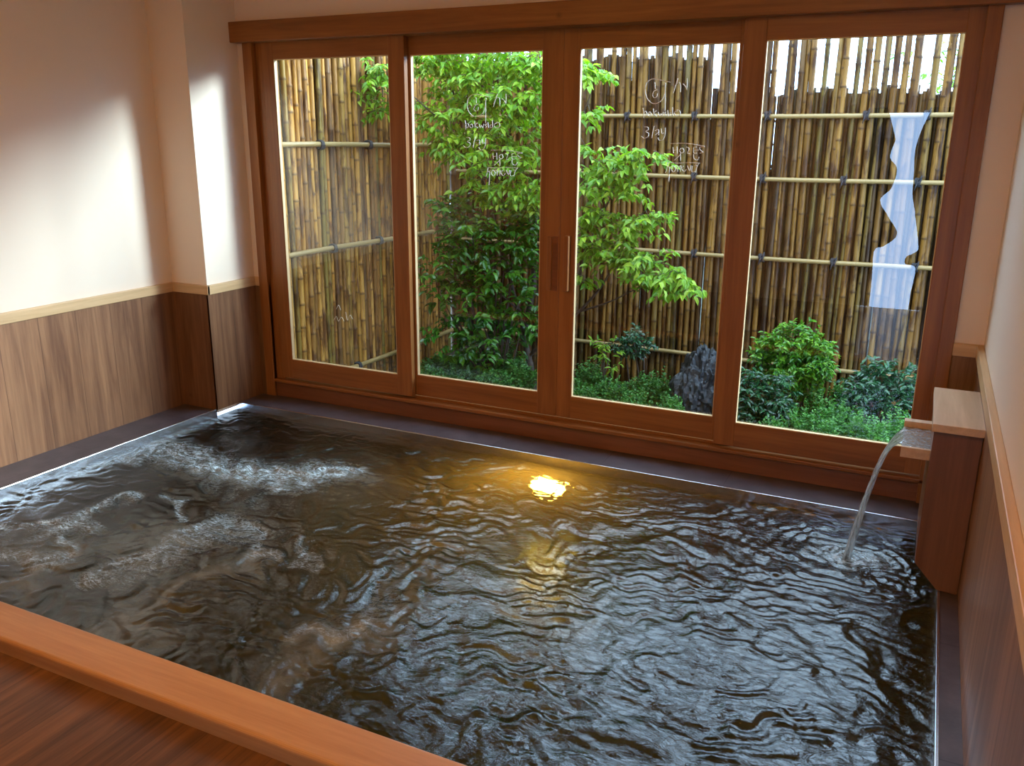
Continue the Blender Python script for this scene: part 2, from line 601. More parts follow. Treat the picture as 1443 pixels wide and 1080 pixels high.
struct(boxes('trim_9', [(XL + .02, -.43, -.020, .004, Z0, Z1)], 'pale_x', bevel=.003), 'short pale rail beside the left window jamb')
struct(boxes('trim_10', [(3.25, XRW - .02, -.020, .004, Z0, Z1)], 'pale_x', bevel=.003), 'short pale rail behind the spout tower')
struct(boxes('trim_11', [(XRW - .026, XRW, YREAR + .01, .0, Z0, Z1)], 'pale_y', bevel=.003), 'pale wood rail capping the wainscot beside the spout tower')

# pool surround
struct(boxes('trim_12', [(XL, 3.40, YB + .010, .03, -.06, -.0005), (XW, XL - .010, -2.56, YC, -.06, -.0005), (XR + .010, XRW, -2.56, .0, -.06, -.0005)],
             'ledge', bevel=.0), 'dark grey stone ledge around the bath')
struct(boxes('trim_13', [(XL, XR + .010, YB, YB + .010, -.09, .003), (XL - .010, XL, -2.5, YC - .012, -.09, .003), (XR, XR + .010, -2.5, YB, -.09, .003)],
             'steel', bevel=.0015), 'thin steel edge strip round the bath')
# curb
cb = boxes('pool_curb', [(XW, XRW, -2.562, -2.412, -.05, .052)], 'curb', bevel=.012, seg=4)
tag(cb, 'thick orange-brown timber curb between floorboards and bath', 'curb')
boxes_b = boxes('trim_14', [(XW, XRW, -2.414, -2.405, -.9, .03)], 'basin', bevel=0)
struct(boxes_b, 'bath wall under the timber curb')
# basin
struct(boxes('wall_basin', [(XL - .03, XR + .03, YB + .008, YB + .05, -.75, -.06), (XL - .05, XL - .008, -2.42, YB + .05, -.75, -.06),
                            (XR + .008, XR + .05, -2.42, YB + .05, -.75, -.06), (XL - .05, XR + .05, -2.45, YB + .05, -.80, -.72)], 'basin', bevel=0), 'dark tiled bath basin under water')

# fascia and sill under the window
struct(boxes('trim_15', [(-.42, 3.262, -.004, .022, .0, .100)], 'fascia', bevel=.002), 'reddish wooden fascia board under the window sill')
sl = boxes('window_sill', [(-.40, 3.245, -.022, .125, .092, .112)], 'hinoki_x', bevel=.004, seg=3)
boxes('sill_track', [(-.39, 3.235, .036, .042, .111, .124), (-.39, 3.235, .085, .092, .111, .124)], 'hinoki_x', sl, bevel=.001)
struct(sl, 'wooden window sill with two sliding tracks')
# head beam and casings
struct(boxes('trim_16', [(XL + .001, XRW, -.062, .12, 2.043, 2.150)], 'hinoki_x', bevel=.004), 'long orange-brown head beam above the sliding windows')
struct(boxes('trim_17', [(-.465, -.400, -.022, .125, .0, 2.05)], 'hinoki_z', bevel=.003), 'upright jamb at the column end of the window')
struct(boxes('trim_18', [(3.212, 3.268, -.022, .125, .0, 2.05)], 'hinoki_z', bevel=.003), 'upright jamb behind the spout tower')


# ---------------------------------------------------------------- sliding windows
def stroke_geo(strokes, y, r=.0018):
    g = Geo()
    for st in strokes:
        pts = [at(px, py, y) for px, py in st]
        # smooth the polyline a little
        sm = []
        for i in range(len(pts) - 1):
            p0 = pts[max(i - 1, 0)]; p1 = pts[i]; p2 = pts[i + 1]; p3 = pts[min(i + 2, len(pts) - 1)]
            for k in range(4):
                t = k / 4
                sm.append(.5 * ((2 * p1) + (p2 - p0) * t + (2 * p0 - 5 * p1 + 4 * p2 - p3) * t * t + (3 * p1 - p0 - 3 * p2 + p3) * t ** 3))
        sm.append(pts[-1])
        g.tube(sm, r, 6)
    return g


def window(i, x0, gx0, gx1, x1, y, label, top=2.045):
    root = empty('window_%d' % i, ((x0 + x1) / 2, y + .018, .12))
    struct(root, label)
    d = .034
    boxes('stile', [(x0, gx0, y, y + d, .124, top)], 'hinoki_z', root, .003)
    boxes('stile', [(gx1, x1, y, y + d, .124, top)], 'hinoki_z', root, .003)
    boxes('rail', [(gx0 - .002, gx1 + .002, y + .001, y + d - .001, .124, ZB)], 'hinoki_x', root, .003)
    boxes('rail', [(gx0 - .002, gx1 + .002, y + .001, y + d - .001, ZT, top)], 'hinoki_x', root, .003)
    boxes('glazing_bead', [(gx0 - .001, gx0 + .003, y + .003, y + .024, ZB, ZT), (gx1 - .003, gx1 + .001, y + .003, y + .024, ZB, ZT),
                           (gx0, gx1, y + .003, y + .024, ZB - .001, ZB + .003), (gx0, gx1, y + .003, y + .024, ZT - .003, ZT + .001)], 'pale_z', root, 0)
    boxes('pane', [(gx0 - .004, gx1 + .004, y + .024, y + .028, ZB - .004, ZT + .004)], 'glass', root, 0)
    return root


w1 = window(1, -.345, -.268, .486, .583, 0, 'first sliding window from the column, facing the bare bamboo fence')
w2 = window(2, .500, .5915, 1.3393, 1.449, REAR, 'second sliding window, filled with green foliage')
w3 = window(3, 1.450, 1.5316, 2.2756, 2.385, REAR, 'third sliding window with clear white handwriting and the rock behind it')
w4 = window(4, 2.297, 2.3942, 3.1486, 3.228, 0, 'fourth sliding window, nearest the water spout')
# side filler between jamb and first window
struct(boxes('trim_19', [(-.401, -.343, .012, .12, .11, 2.05)], 'hinoki_z', bevel=.002), 'recessed strip between left jamb and first window')
# handles on the meeting stiles
hb = boxes('handle', [(1.482, 1.508, REAR - .030, REAR + .002, .800, 1.079)], 'hinoki_z', w3, .005, 3)
hb = boxes('handle', [(1.385, 1.409, REAR - .012, REAR + .002, .795, 1.07)], 'hinoki_z', w2, .005, 3)
boxes('finger_recess', [(1.412, 1.440, REAR - .003, REAR + .002, .795, 1.072)], 'fascia', w2, .001)


def crop(pts, ox, oy, s=6.355):
    return [(ox + a / s, oy + b / s) for a, b in pts]


HW = [
    [(540, 165), (470, 150), (380, 135), (328, 170), (313, 230), (325, 300), (365, 348), (415, 355), (460, 325), (485, 270), (495, 170)],
    [(490, 180), (492, 300), (490, 420)],
    [(398, 165), (402, 225)], [(420, 232), (392, 245), (378, 280), (392, 303), (415, 295), (422, 265)],
    [(605, 130), (585, 195), (565, 262)], [(570, 232), (592, 178), (618, 168), (628, 200), (628, 255)],
    [(650, 178), (672, 200), (684, 235)], [(684, 235), (688, 180), (686, 130)],
    [(292, 395), (300, 440), (298, 485)], [(298, 440), (318, 425), (328, 450), (312, 470), (298, 462)],
    [(352, 430), (338, 450), (350, 470), (368, 455), (356, 430)],
    [(385, 400), (388, 465)], [(412, 420), (390, 445), (415, 470)],
    [(430, 432), (438, 470), (452, 445), (464, 470), (474, 432)],
    [(500, 432), (485, 440), (500, 458), (485, 472)], [(512, 415), (520, 470)],
    [(556, 388), (558, 465)], [(556, 440), (536, 440), (535, 465), (556, 462)],
    [(600, 420), (575, 435), (582, 465), (612, 468), (628, 445), (618, 418), (596, 412)],
    [(305, 565), (335, 568), (340, 590), (315, 606), (342, 622), (338, 650), (305, 668), (278, 648)],
    [(392, 558), (380, 610), (370, 668)],
    [(400, 598), (432, 590), (432, 640)], [(400, 640), (436, 610)],
    [(455, 580), (462, 625), (480, 618)], [(492, 572), (488, 640), (470, 680), (440, 686), (425, 662)],
    [(542, 715), (640, 712), (740, 720), (845, 740)],
    [(560, 745), (566, 800)], [(566, 778), (596, 770)], [(596, 740), (600, 805)],
    [(636, 755), (620, 778), (640, 800), (660, 780), (646, 752)], [(628, 810), (610, 830), (572, 865)],
    [(628, 800), (628, 870)], [(680, 745), (705, 760), (690, 800), (712, 805)],
    [(770, 745), (745, 752), (748, 800), (775, 800)], [(748, 775), (790, 772)],
    [(745, 810), (750, 850), (780, 862), (795, 835)], [(845, 745), (800, 748), (808, 775), (832, 790), (800, 802)],
    [(510, 885), (600, 890), (700, 886), (802, 890)],
    [(515, 890), (500, 960), (492, 975)], [(505, 925), (530, 930), (528, 970), (524, 1060)],
    [(560, 910), (545, 940), (565, 970), (585, 940), (565, 912)], [(600, 912), (604, 968)], [(604, 935), (632, 912), (625, 968)],
    [(655, 915), (640, 940), (660, 968), (680, 945)], [(690, 912), (712, 960), (722, 912)],
    [(735, 915), (730, 968), (760, 965)], [(795, 892), (772, 930), (765, 975)], [(752, 912), (776, 912)],
]
st3 = [crop(s, 860, 90) for s in HW]
o = stroke_geo(st3, REAR + .0225).build('handwriting', 'paint_pen')
child_of(o, w3); o['label'] = 'white handwriting on the glass'
st2 = [[(923 + (x - 923) * .93 - 252, 128 + (y - 128) * .9 + 20 + (0 if y < 200 else -3)) for x, y in s] for s in st3]
o = stroke_geo(st2, REAR + .0225, .0015).build('handwriting', 'paint_pen')
child_of(o, w2); o['label'] = 'white handwriting on the glass'
sq = [[(470, 452), (474, 446), (477, 453), (481, 447), (485, 453)], [(487, 440), (490, 452), (493, 444), (497, 450)], [(474, 436), (477, 430), (480, 437)]]
o = stroke_geo(sq, .0225, .0010).build('handwriting', 'paint_pen')
child_of(o, w1)


# ---------------------------------------------------------------- underwater lamp
lp = empty('underwater_lamp', (1.530, YB + .0, -.30))
tag(lp, 'round glowing yellow lamp under the water at the window side of the bath', 'lamp')
bm = bmesh.new()
bmesh.ops.create_cone(bm, cap_ends=True, segments=32, radius1=.09, radius2=.08, depth=.02)
me = bpy.data.meshes.new('housing'); bm.to_mesh(me); bm.free()
o = link('housing', me, 'chrome', lp); o.rotation_euler = (math.pi / 2, 0, 0); o.location = (0, -.004, 0)
bm = bmesh.new()
bmesh.ops.create_uvsphere(bm, u_segments=24, v_segments=12, radius=.078)
for v in bm.verts:
    v.co.z *= .22
me = bpy.data.meshes.new('lens'); bm.to_mesh(me); bm.free()
o = link('lens', me, 'lampglow', lp); o.rotation_euler = (math.pi / 2, 0, 0); o.location = (0, -.016, 0)


# ---------------------------------------------------------------- spout tower
tw = empty('spout_tower', (3.30, -.61, 0))
tag(tw, 'wooden water spout tower with flat pale cap against the wall', 'water spout')
extrude_poly('body', [(3.218, .594), (3.218, .094), (3.300, .004), (3.367, .0), (3.367, .594)], 'Y', -.845, -.372, 'tower', tw, .003)
boxes('cap', [(3.211, 3.375, -.862, -.355, .594, .622)], 'tower_cap', tw, .002)
ty0, ty1, tx0, tx1 = -.764, -.456, 3.123, 3.222
tr = boxes('trough', [(tx0, tx1, ty0, ty1, .455, .474), (tx0, tx1, ty0, ty0 + .014, .47, .494), (tx0, tx1, ty1 - .040, ty1, .47, .512)], 'tower_cap', tw, .0015)
ww = boxes('trough_water', [(tx0 + .001, tx1, ty0 + .014, ty1 - .040, .474, .490)], 'stream')
child_of(ww, tr)

# falling stream
g = Geo()
N = 26
X0, X1 = 3.128, 2.985
for k, (yc, wy, dx) in enumerate(((-.60, .19, 0), (-.68, .035, .012), (-.53, .03, .006))):
    pts, rads = [], []
    for i in range(N + 1):
        t = i / N
        z = .484 - (.484 - WATER + .01) * t * t
        x = X0 - (X0 - X1 + dx) * t
        ynow = -.615 + (yc + .615) * (1 - t * .8)
        rr = (wy * (1 - t) ** 2.4 * .5 + (.0135 if k == 0 else .006)) * (1 + .08 * math.sin(i * 1.7 + k))
        pts.append((x, ynow, z)); rads.append(rr)
    # flat sheet at the lip that gathers into a rope: cross-section wide in y, thin in x
    b = len(g.v); n = 12
    for i, (p, r) in enumerate(zip(pts, rads)):
        t = i / N
        thick = min(r, .005 + .010 * t)
        for q in range(n):
            a = 2 * math.pi * q / n
            g.v.append(Vector((p[0] + math.cos(a) * thick * (1 - .3 * (1 - t)), p[1] + math.sin(a) * r, p[2] + math.cos(a) * thick * (1 - t))))
            g.a.append(0)
    for i in range(N):
        for q in range(n):
            q2 = (q + 1) % n
            g.f.append((b + i * n + q, b + i * n + q2, b + (i + 1) * n + q2, b + (i + 1) * n + q))
    g.f.append(tuple(b + q for q in range(n))[::-1]); g.f.append(tuple(b + N * n + q for q in range(n)))
o = g.build('water_stream', 'stream')
tag(o, 'clear stream of water pouring from the spout into the bath', 'stream')


# ---------------------------------------------------------------- water
def water():
    cell = .0085
    nx = int((XR - XL + .012) / cell); ny = int((YB - YF + .012) / cell)
    xs = np.linspace(XL - .008, XR + .006, nx); ys = np.linspace(YF + .005, YB + .006, ny)
    X, Y = np.meshgrid(xs, ys)
    rs = np.random.RandomState(3)

    def band(lam, amp, n, X, Y, aniso=1.0, ang=0):
        Z = np.zeros_like(X)
        for _ in range(n):
            th = rs.uniform(0, 2 * np.pi)
            k = 2 * np.pi / (lam * rs.uniform(.65, 1.5))
            kx, ky = k * np.cos(th) / aniso, k * np.sin(th)
            c, s_ = np.cos(ang), np.sin(ang)
            Z += np.sin((kx * c - ky * s_) * X + (kx * s_ + ky * c) * Y + rs.uniform(0, 6.28))
        return Z * amp / math.sqrt(n / 2)
    wx = band(.7, .05, 8, X, Y); wy = band(.7, .05, 8, X, Y)
    wx2 = band(.20, .026, 8, X, Y); wy2 = band(.20, .026, 8, X, Y)
    A, B = X + wx + wx2, Y + wy + wy2
    Z = band(.50, .0022, 10, A, B) + band(.17, .0012, 16, A, B, 1.5, .25)
    env = .55 + .45 * np.sin(band(.9, 1.6, 6, X, Y))
    Z += band(.080, .0014, 22, A, B, 1.7, .25) * (.6 + .6 * env)
    Z += band(.040, .00070, 24, A, B, 1.4, .2) * (.5 + .9 * env)
    # rings from the falling stream
    sx, sy = 2.985, -.615
    R = np.hypot(X - sx, (Y - sy) * 1.05) + .010 * np.sin(np.arctan2(Y - sy, X - sx) * 7) + wx2 * .8
    Z += .0042 * np.sin(R * 2 * np.pi / .066) * np.exp(-R / .36) * np.clip(R / .06, 0, 1)
    Z += .004 * np.exp(-(R / .05) ** 2)
    # boil from the jets
    jz = np.zeros_like(X)
    foam = np.zeros_like(X); murk = np.zeros_like(X)

    def cap(px0, py0, px1, py1, r0, r1, amp, arr):
        a = atz(px0, py0, WATER); b = atz(px1, py1, WATER)
        dx, dy = b.x - a.x, b.y - a.y
        L2 = dx * dx + dy * dy + 1e-9
        t = np.clip(((A - a.x) * dx + (B - a.y) * dy) / L2, 0, 1)
        D = np.hypot(A - a.x - t * dx, B - a.y - t * dy)
        r = r0 + (r1 - r0) * t
        np.maximum(arr, amp * np.exp(-(D / r) ** 2), out=arr)
    # (photo start, photo end, radius in metres)
    for c in ((225, 640, 420, 672, .09, .16, 1.0), (330, 660, 520, 668, .10, .03, 1.0), (400, 690, 520, 664, .05, .035, 1.0), (190, 655, 225, 640, .03, .05, .7),
              (40, 745, 190, 705, .03, .03, .8), (0, 770, 60, 785, .06, .05, .6), (240, 705, 250, 730, .018, .02, .8), (110, 725, 60, 800, .03, .06, .5),
              (120, 815, 330, 735, .035, .05, .55), (370, 735, 345, 790, .02, .03, .5), (420, 760, 400, 800, .02, .02, .4),
              (540, 850, 460, 900, .05, .05, .35), (20, 690, 130, 655, .022, .022, .8), (130, 655, 260, 600, .02, .018, .6), (200, 800, 340, 740, .1, .1, .35)):
        cap(*c, foam)
    fx = np.exp(-(R / .085) ** 2)
    foam = np.maximum(foam, fx * 1.0)
    for c in ((260, 660, 470, 680, .2, .2, .55), (60, 770, 230, 760, .2, .22, .5), (350, 790, 190, 890, .05, .10, .85), (230, 850, 160, 900, .09, .09, .8),
              (520, 860, 400, 985, .07, .11, 1.0), (90, 790, 0, 830, .07, .1, .8), (600, 800, 700, 760, .2, .12, .35), (620, 830, 480, 900, .14, .14, .5)):
        cap(*c, murk)
    Z += (band(.11, .0030, 16, A, B) + band(.05, .0012, 20, A, B)) * np.clip(foam, 0, 1)
    Z += WATER
    V = np.stack([X, Y, Z], -1).reshape(-1, 3)
    idx = np.arange(nx * ny).reshape(ny, nx)
    Q = np.stack([idx[:-1, :-1], idx[:-1, 1:], idx[1:, 1:], idx[1:, :-1]], -1).reshape(-1, 4)
    me = bpy.data.meshes.new('bath_water')
    me.vertices.add(len(V)); me.vertices.foreach_set('co', V.ravel().astype(np.float32))
    me.loops.add(Q.size); me.loops.foreach_set('vertex_index', Q.ravel().astype(np.int32))
    me.polygons.add(len(Q)); me.polygons.foreach_set('loop_start', (np.arange(len(Q)) * 4).astype(np.int32))
    me.polygons.foreach_set('use_smooth', np.ones(len(Q), bool))
    me.update(calc_edges=True)
    for nm, arr in (('foam', foam), ('murk', murk)):
        a = me.attributes.new(nm, 'FLOAT', 'POINT'); a.data.foreach_set('value', arr.ravel().astype(np.float32))
    o = link('bath_water', me, 'water')
    o['kind'] = 'stuff'
    tag(o, 'dark rippling bath water with froth from the jets', 'water')


water()

# ---------------------------------------------------------------- garden
YBF, XLF, ZG = 2.30, -.45, -.32
struct(boxes('ground', [(-9, 12, .12, 14, ZG - .2, ZG)], 'soil', bevel=0), 'dark mossy garden soil behind the windows')


def cane(g, x, y, z0, z1, r, lean=(0, 0)):
    """one bamboo cane with swollen nodes"""
    lean = (lean[0] * 1.8, lean[1])
    zs, rr, aa = [z0], [r * .98], [0.0]
    z = z0 + rnd.uniform(.02, .25)
    step = rnd.uniform(.16, .34)
    while z < z1 - .03:
        zs += [z - .012, z - .003, z + .003, z + .014]
        rr += [r, r * 1.10, r * 1.12, r * .97]
        aa += [0, 1.0, .7, 0]
        z += step * rnd.uniform(.85, 1.15)
    zs.append(z1); rr.append(r * .95); aa.append(0)
    bx, by = rnd.uniform(-.006, .006), rnd.uniform(-.003, .003)
    pts = []
    for zz in zs:
        t = (zz - z0) / (z1 - z0)
        pts.append((x + lean[0] * t + bx * math.sin(t * 5), y + lean[1] * t + by * math.sin(t * 4), zz))
    g.tube(pts, rr, 8, True, aa)


fb = empty('bamboo_fence', (1.6, YBF, ZG))
tag(fb, 'wide bamboo cane fence across the back of the garden, four rails', 'fence', 'bamboo fences round the garden')
g = Geo()
x = XLF + .045
while x < 5.0:
    r = rnd.uniform(.014, .023)
    cane(g, x, YBF + .01, ZG, 2.20 + rnd.uniform(-.03, .09), r, (rnd.uniform(-.02, .02), 0))
    x += r * 2 * (rnd.uniform(1.0, 1.3) if x < 1.5 else rnd.uniform(1.0, 1.42))
g.build('cane_screen', 'cane', fb, attr='node')
g = Geo()
x = XLF + .045
while x < 5.0:
    r = rnd.uniform(.014, .022)
    cane(g, x, YBF + .055, ZG, 1.86 + rnd.uniform(-.03, .035) + (.25 if x < 1.6 else 0), r, (0, 0))
    x += r * 2 * .74
o = g.build('cane_backing', 'cane_shade', fb, attr='node')

g = Geo()
cane(g, XLF + .010, YBF + .022, ZG, 2.42, .042)
g.build('corner_post', 'cane', fb, attr='node')

BR = [(1.705, [(884, 163), (979, 163), (1082, 162), (1221, 160), (1307, 160), (730, 162)]), (1.29, [(978, 252), (1075, 251), (1189, 253), (1294, 254)]),
      (.745, [(978, 358), (1073, 364), (1175, 366), (1290, 372)]), (-.005, [(1075, 512), (900, 490)])]
for z, ties in BR:
    g = Geo()
    pts, rr, aa = [], [], []
    x = XLF + .07
    while x < 5.0:
        for dx, q in ((-.01, 1.0), (0, 1.13), (.012, 1.0)):
            pts.append((x + dx, YBF - .026, z + .004 * math.sin(x * 2.2))); rr.append(.0155 * q); aa.append(1 if q > 1 else 0)
        x += rnd.uniform(.3, .42)
    g.tube(pts, rr, 10, True, aa)
    g.build('rail', 'railcane', fb)
    for (px, py) in ties:
        c = at(px, py, YBF - .03)
        g = Geo()
        for k in range(5):
            yy = (k - 2) * .007
            ring = []
            for q in range(13):
                a = q / 12 * 2 * math.pi
                ring.append((c.x + yy + .004 * math.sin(a * 2 + k), YBF - .022 + math.cos(a) * .026, z + math.sin(a) * .026))
            g.tube(ring, .0052, 5, False)
        g.tube([(c.x + .004, YBF - .05, z + .01), (c.x + .02, YBF - .052, z + .045)], .004, 5)
        g.tube([(c.x - .004, YBF - .05, z + .0), (c.x - .016, YBF - .052, z - .05)], .004, 5)
        g.build('lashing', 'cord', fb)

fl = empty('bamboo_fence', (XLF, 1.1, ZG))
tag(fl, 'shorter bamboo fence seen at a slant through the first window, three rails', 'fence', 'bamboo fences round the garden')
g = Geo()
y = .14
while y < YBF - .045:
    r = rnd.uniform(.016, .026)
    cane(g, XLF - .01, y, ZG, 2.50 + rnd.uniform(-.05, .06), r, (0, rnd.uniform(-.02, .02)))
    y += r * 2 * rnd.uniform(.98, 1.25)
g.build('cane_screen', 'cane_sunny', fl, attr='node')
g = Geo()
y = .14
while y < YBF - .04:
    r = rnd.uniform(.016, .022)
    cane(g, XLF - .05, y, ZG, 2.45 + rnd.uniform(-.03, .035), r)
    y += r * 2
g.build('cane_backing', 'cane_shade', fl, attr='node')
for z, ties in ((1.495, [(452, 206), (520, 205)]), (.835, [(470, 348), (535, 340)]), (-.02, [(505, 512)])):
    g = Geo()
    pts, rr = [], []
    y = .13
    while y < YBF - .07:
        for dy, q in ((-.01, 1.0), (0, 1.13), (.012, 1.0)):
            pts.append((XLF + .03, y + dy, z + .005 * math.sin(y * 3))); rr.append(.0165 * q)
        y += rnd.uniform(.25, .38)
    g.tube(pts, rr, 10)
    g.build('rail', 'railcane', fl)
    for px, py in ties:
        c = atx(px, py, XLF + .03)
        g = Geo()
        for k in range(5):
            ring = []
            for q in range(13):
                a = q / 12 * 2 * math.pi
                ring.append((XLF + .026 + math.cos(a) * .027, c.y + (k - 2) * .007 + .004 * math.sin(a * 2 + k), z + math.sin(a) * .027))
            g.tube(ring, .0052, 5, False)
        g.build('lashing', 'cord', fl)


# -- plants
def rv(s=1.0):
    return Vector((rnd.gauss(0, s), rnd.gauss(0, s), rnd.gauss(0, s)))


def branch(g, pts, r0, r1):
    P = [Vector(p) for p in pts]
    sm = []
    for i in range(len(P) - 1):
        p0 = P[max(i - 1, 0)]; p1 = P[i]; p2 = P[i + 1]; p3 = P[min(i + 2, len(P) - 1)]
        for k in range(5):
            t = k / 5
            sm.append(.5 * ((2 * p1) + (p2 - p0) * t + (2 * p0 - 5 * p1 + 4 * p2 - p3) * t * t + (3 * p1 - p0 - 3 * p2 + p3) * t ** 3))
    sm.append(P[-1])
    n = len(sm)
    g.tube(sm, [r0 + (r1 - r0) * i / (n - 1) for i in range(n)], 7)
    return sm


def spray(gl, gb, start, end, n, L, w, droop=.25):
    """a twig with leaves in pairs along it, arching over and drooping"""
    start, end = Vector(start), Vector(end)
    d = end - start
    mid = start + d * .5 + Vector((0, 0, d.length * .18))
    pts = []
    for i in range(7):
        t = i / 6
        pts.append(start * (1 - t) ** 2 + mid * 2 * t * (1 - t) + end * t * t)
    if gb is not None:
        gb.tube(pts, [.0026 * (1 - i / 9) for i in range(7)], 4)
    for i in range(n):
        t = .12 + .88 * i / max(n - 1, 1)
        p = start * (1 - t) ** 2 + mid * 2 * t * (1 - t) + end * t * t
        for sgn in (-1, 1):
            side = d.cross(Vector((0, 0, 1)))
            if side.length < 1e-4:
                side = Vector((1, 0, 0))
            side.normalize()
            ld = d.normalized() * .55 + side * sgn * .9 + Vector((0, 0, -.25)) + rv(.22)
            nn = Vector((0, -.25, 1)) + rv(.35)
            s = rnd.uniform(.65, 1.15)
            gl.leaf(p + rv(.004), ld, nn, L * s, w * s, .18, droop)
    gl.leaf(end, d + rv(.1), Vector((0, -.2, 1)) + rv(.2), L, w, .18, droop)


def blob(px, py, rpx, Y, zs=1.0):
    c = at(px, py, Y)
    e = at(px + rpx, py, Y)
    return c, (e - c).length * zs


# 1. the young tree
tree = empty('young_tree', tuple(at(752, 560, 1.65)))
tree.location.z = ZG
tag(tree, 'slender young tree with light green drooping leaves behind the middle windows', 'tree')
gt, gl = Geo(), Geo()
base = at(752, 560, 1.65); base.z = ZG
A_ = lambda px, py, Y: at(px, py, Y)
trunk = branch(gt, [base, A_(748, 520, 1.65), A_(740, 470, 1.68), A_(752, 400, 1.68), A_(748, 330, 1.66)], .030, .018)
limbs = [
    ([A_(740, 475, 1.68), A_(715, 380, 1.62), A_(690, 290, 1.6), A_(665, 200, 1.55), A_(635, 120, 1.5), A_(615, 60, 1.45)], .016, .005),
    ([A_(748, 330, 1.66), A_(735, 250, 1.62), A_(710, 170, 1.6), A_(700, 90, 1.55), A_(705, 20, 1.5)], .014, .005),
    ([A_(748, 340, 1.66), A_(765, 250, 1.6), A_(775, 150, 1.6), A_(790, 60, 1.6)], .013, .005),
    ([A_(748, 500, 1.66), A_(780, 470, 1.5), A_(815, 440, 1.4), A_(850, 400, 1.35), A_(880, 345, 1.3), A_(905, 300, 1.3)], .014, .004),
    ([A_(815, 440, 1.4), A_(860, 425, 1.35), A_(900, 405, 1.3)], .008, .003),
    ([A_(790, 455, 1.45), A_(830, 350, 1.4), A_(860, 280, 1.35), A_(890, 240, 1.3)], .010, .003),
    ([A_(765, 260, 1.6), A_(800, 200, 1.5), A_(830, 140, 1.45), A_(835, 90, 1.45)], .008, .003),
    ([A_(665, 200, 1.55), A_(610, 160, 1.3), A_(560, 120, 1.15), A_(510, 118, 1.1)], .007, .002),
    ([A_(690, 290, 1.6), A_(650, 220, 1.5), A_(610, 140, 1.4)], .007, .003),
    ([A_(735, 440, 1.66), A_(690, 400, 1.5), A_(640, 330, 1.4)], .009, .003),
]
nodes = []
for pts, a, b in limbs:
    nodes += branch(gt, pts, a, b)
TB = [  # photo centre, radius, depth, sprays
    (640, 95, 55, 1.45, 20), (700, 90, 55, 1.5, 20), (745, 100, 35, 1.45, 14), (605, 85, 30, 1.35, 11), (535, 105, 26, 1.1, 7), (500, 128, 14, 1.1, 4), (545, 150, 18, 1.15, 4),
    (620, 165, 36, 1.35, 10), (690, 150, 42, 1.4, 13), (735, 150, 30, 1.45, 8), (830, 105, 20, 1.4, 7), (832, 160, 12, 1.4, 4),
    (680, 205, 42, 1.4, 11), (725, 225, 36, 1.45, 10), (640, 205, 30, 1.35, 8), (735, 275, 34, 1.45, 9), (690, 260, 35, 1.4, 9), (830, 215, 18, 1.35, 4),
    (865, 232, 34, 1.3, 13), (905, 222, 24, 1.25, 9), (835, 265, 26, 1.3, 9), (880, 262, 26, 1.3, 7),
    (835, 310, 32, 1.3, 12), (880, 318, 32, 1.3, 12), (915, 308, 16, 1.25, 5), (860, 352, 36, 1.3, 13), (905, 368, 32, 1.25, 11), (940, 390, 26, 1.2, 10),
    (963, 402, 14, 1.2, 5), (825, 352, 20, 1.3, 7), (900, 395, 18, 1.25, 5), (820, 395, 12, 1.3, 3), (660, 125, 50, 1.6, 12), (730, 190, 40, 1.62, 9), (785, 120, 60, 1.55, 10), (790, 250, 60, 1.55, 10)]
for px, py, rp, Y, ns in TB:
    c, R_ = blob(px, py, rp, Y)
    near = min(nodes, key=lambda q: (q - c).length)
    if (near - c).length > .06:
        gt.tube([near, (near + c) / 2 + Vector((0, 0, .03)), c], [.004, .003, .002], 5)
    for _ in range(int(ns * (3.0 if px < 790 else 2.1))):
        s = c + Vector((rnd.uniform(-1, 1), rnd.uniform(-.8, .8), rnd.uniform(-.6, .8))) * R_ * .7
        ang = rnd.uniform(0, 6.28)
        e = s + Vector((math.cos(ang) * .12, math.sin(ang) * .08 - .03, rnd.uniform(-.09, .02))) * rnd.uniform(.7, 1.2)
        spray(gl, gt, s, e, 4, .062, .034)
gt.build('trunk', 'bark', tree)
gl.build('foliage', 'leaf_light', tree, smooth=False)


def shrub(name, label, cat, blobs, base_px, Y, mat, L, w, twig=.10, leafn=3, group=None, stems=5, droop=.25):
    b = at(base_px[0], base_px[1], Y)
    root = empty(name, (b.x, Y, ZG))
    tag(root, label, cat, group)
    gl, gt = Geo(), Geo()
    base = Vector((b.x, Y, ZG))
    for px, py, rp, dY, ns in blobs:
        c, R_ = blob(px, py, rp, Y + dY)
        if stems:
            m = (base + c) / 2 + rv(.02)
            gt.tube([base + rv(.01) * Vector((1, 1, 0)).length, m, c], [.010, .007, .003], 6)
        for _ in range(int(ns * 1.5)):
            dr = rv(1).normalized()
            s = c + Vector((dr.x, dr.y * .8, dr.z)) * R_ * rnd.uniform(.3, .85)
            e = s + (dr + Vector((0, -.2, .25)) + rv(.25)) * twig * rnd.uniform(.5, 1)
            spray(gl, gt, s, e, leafn, L, w, droop)
    gt.build('stems', 'bark', root)
    gl.build('foliage', mat, root, smooth=False)
    return root


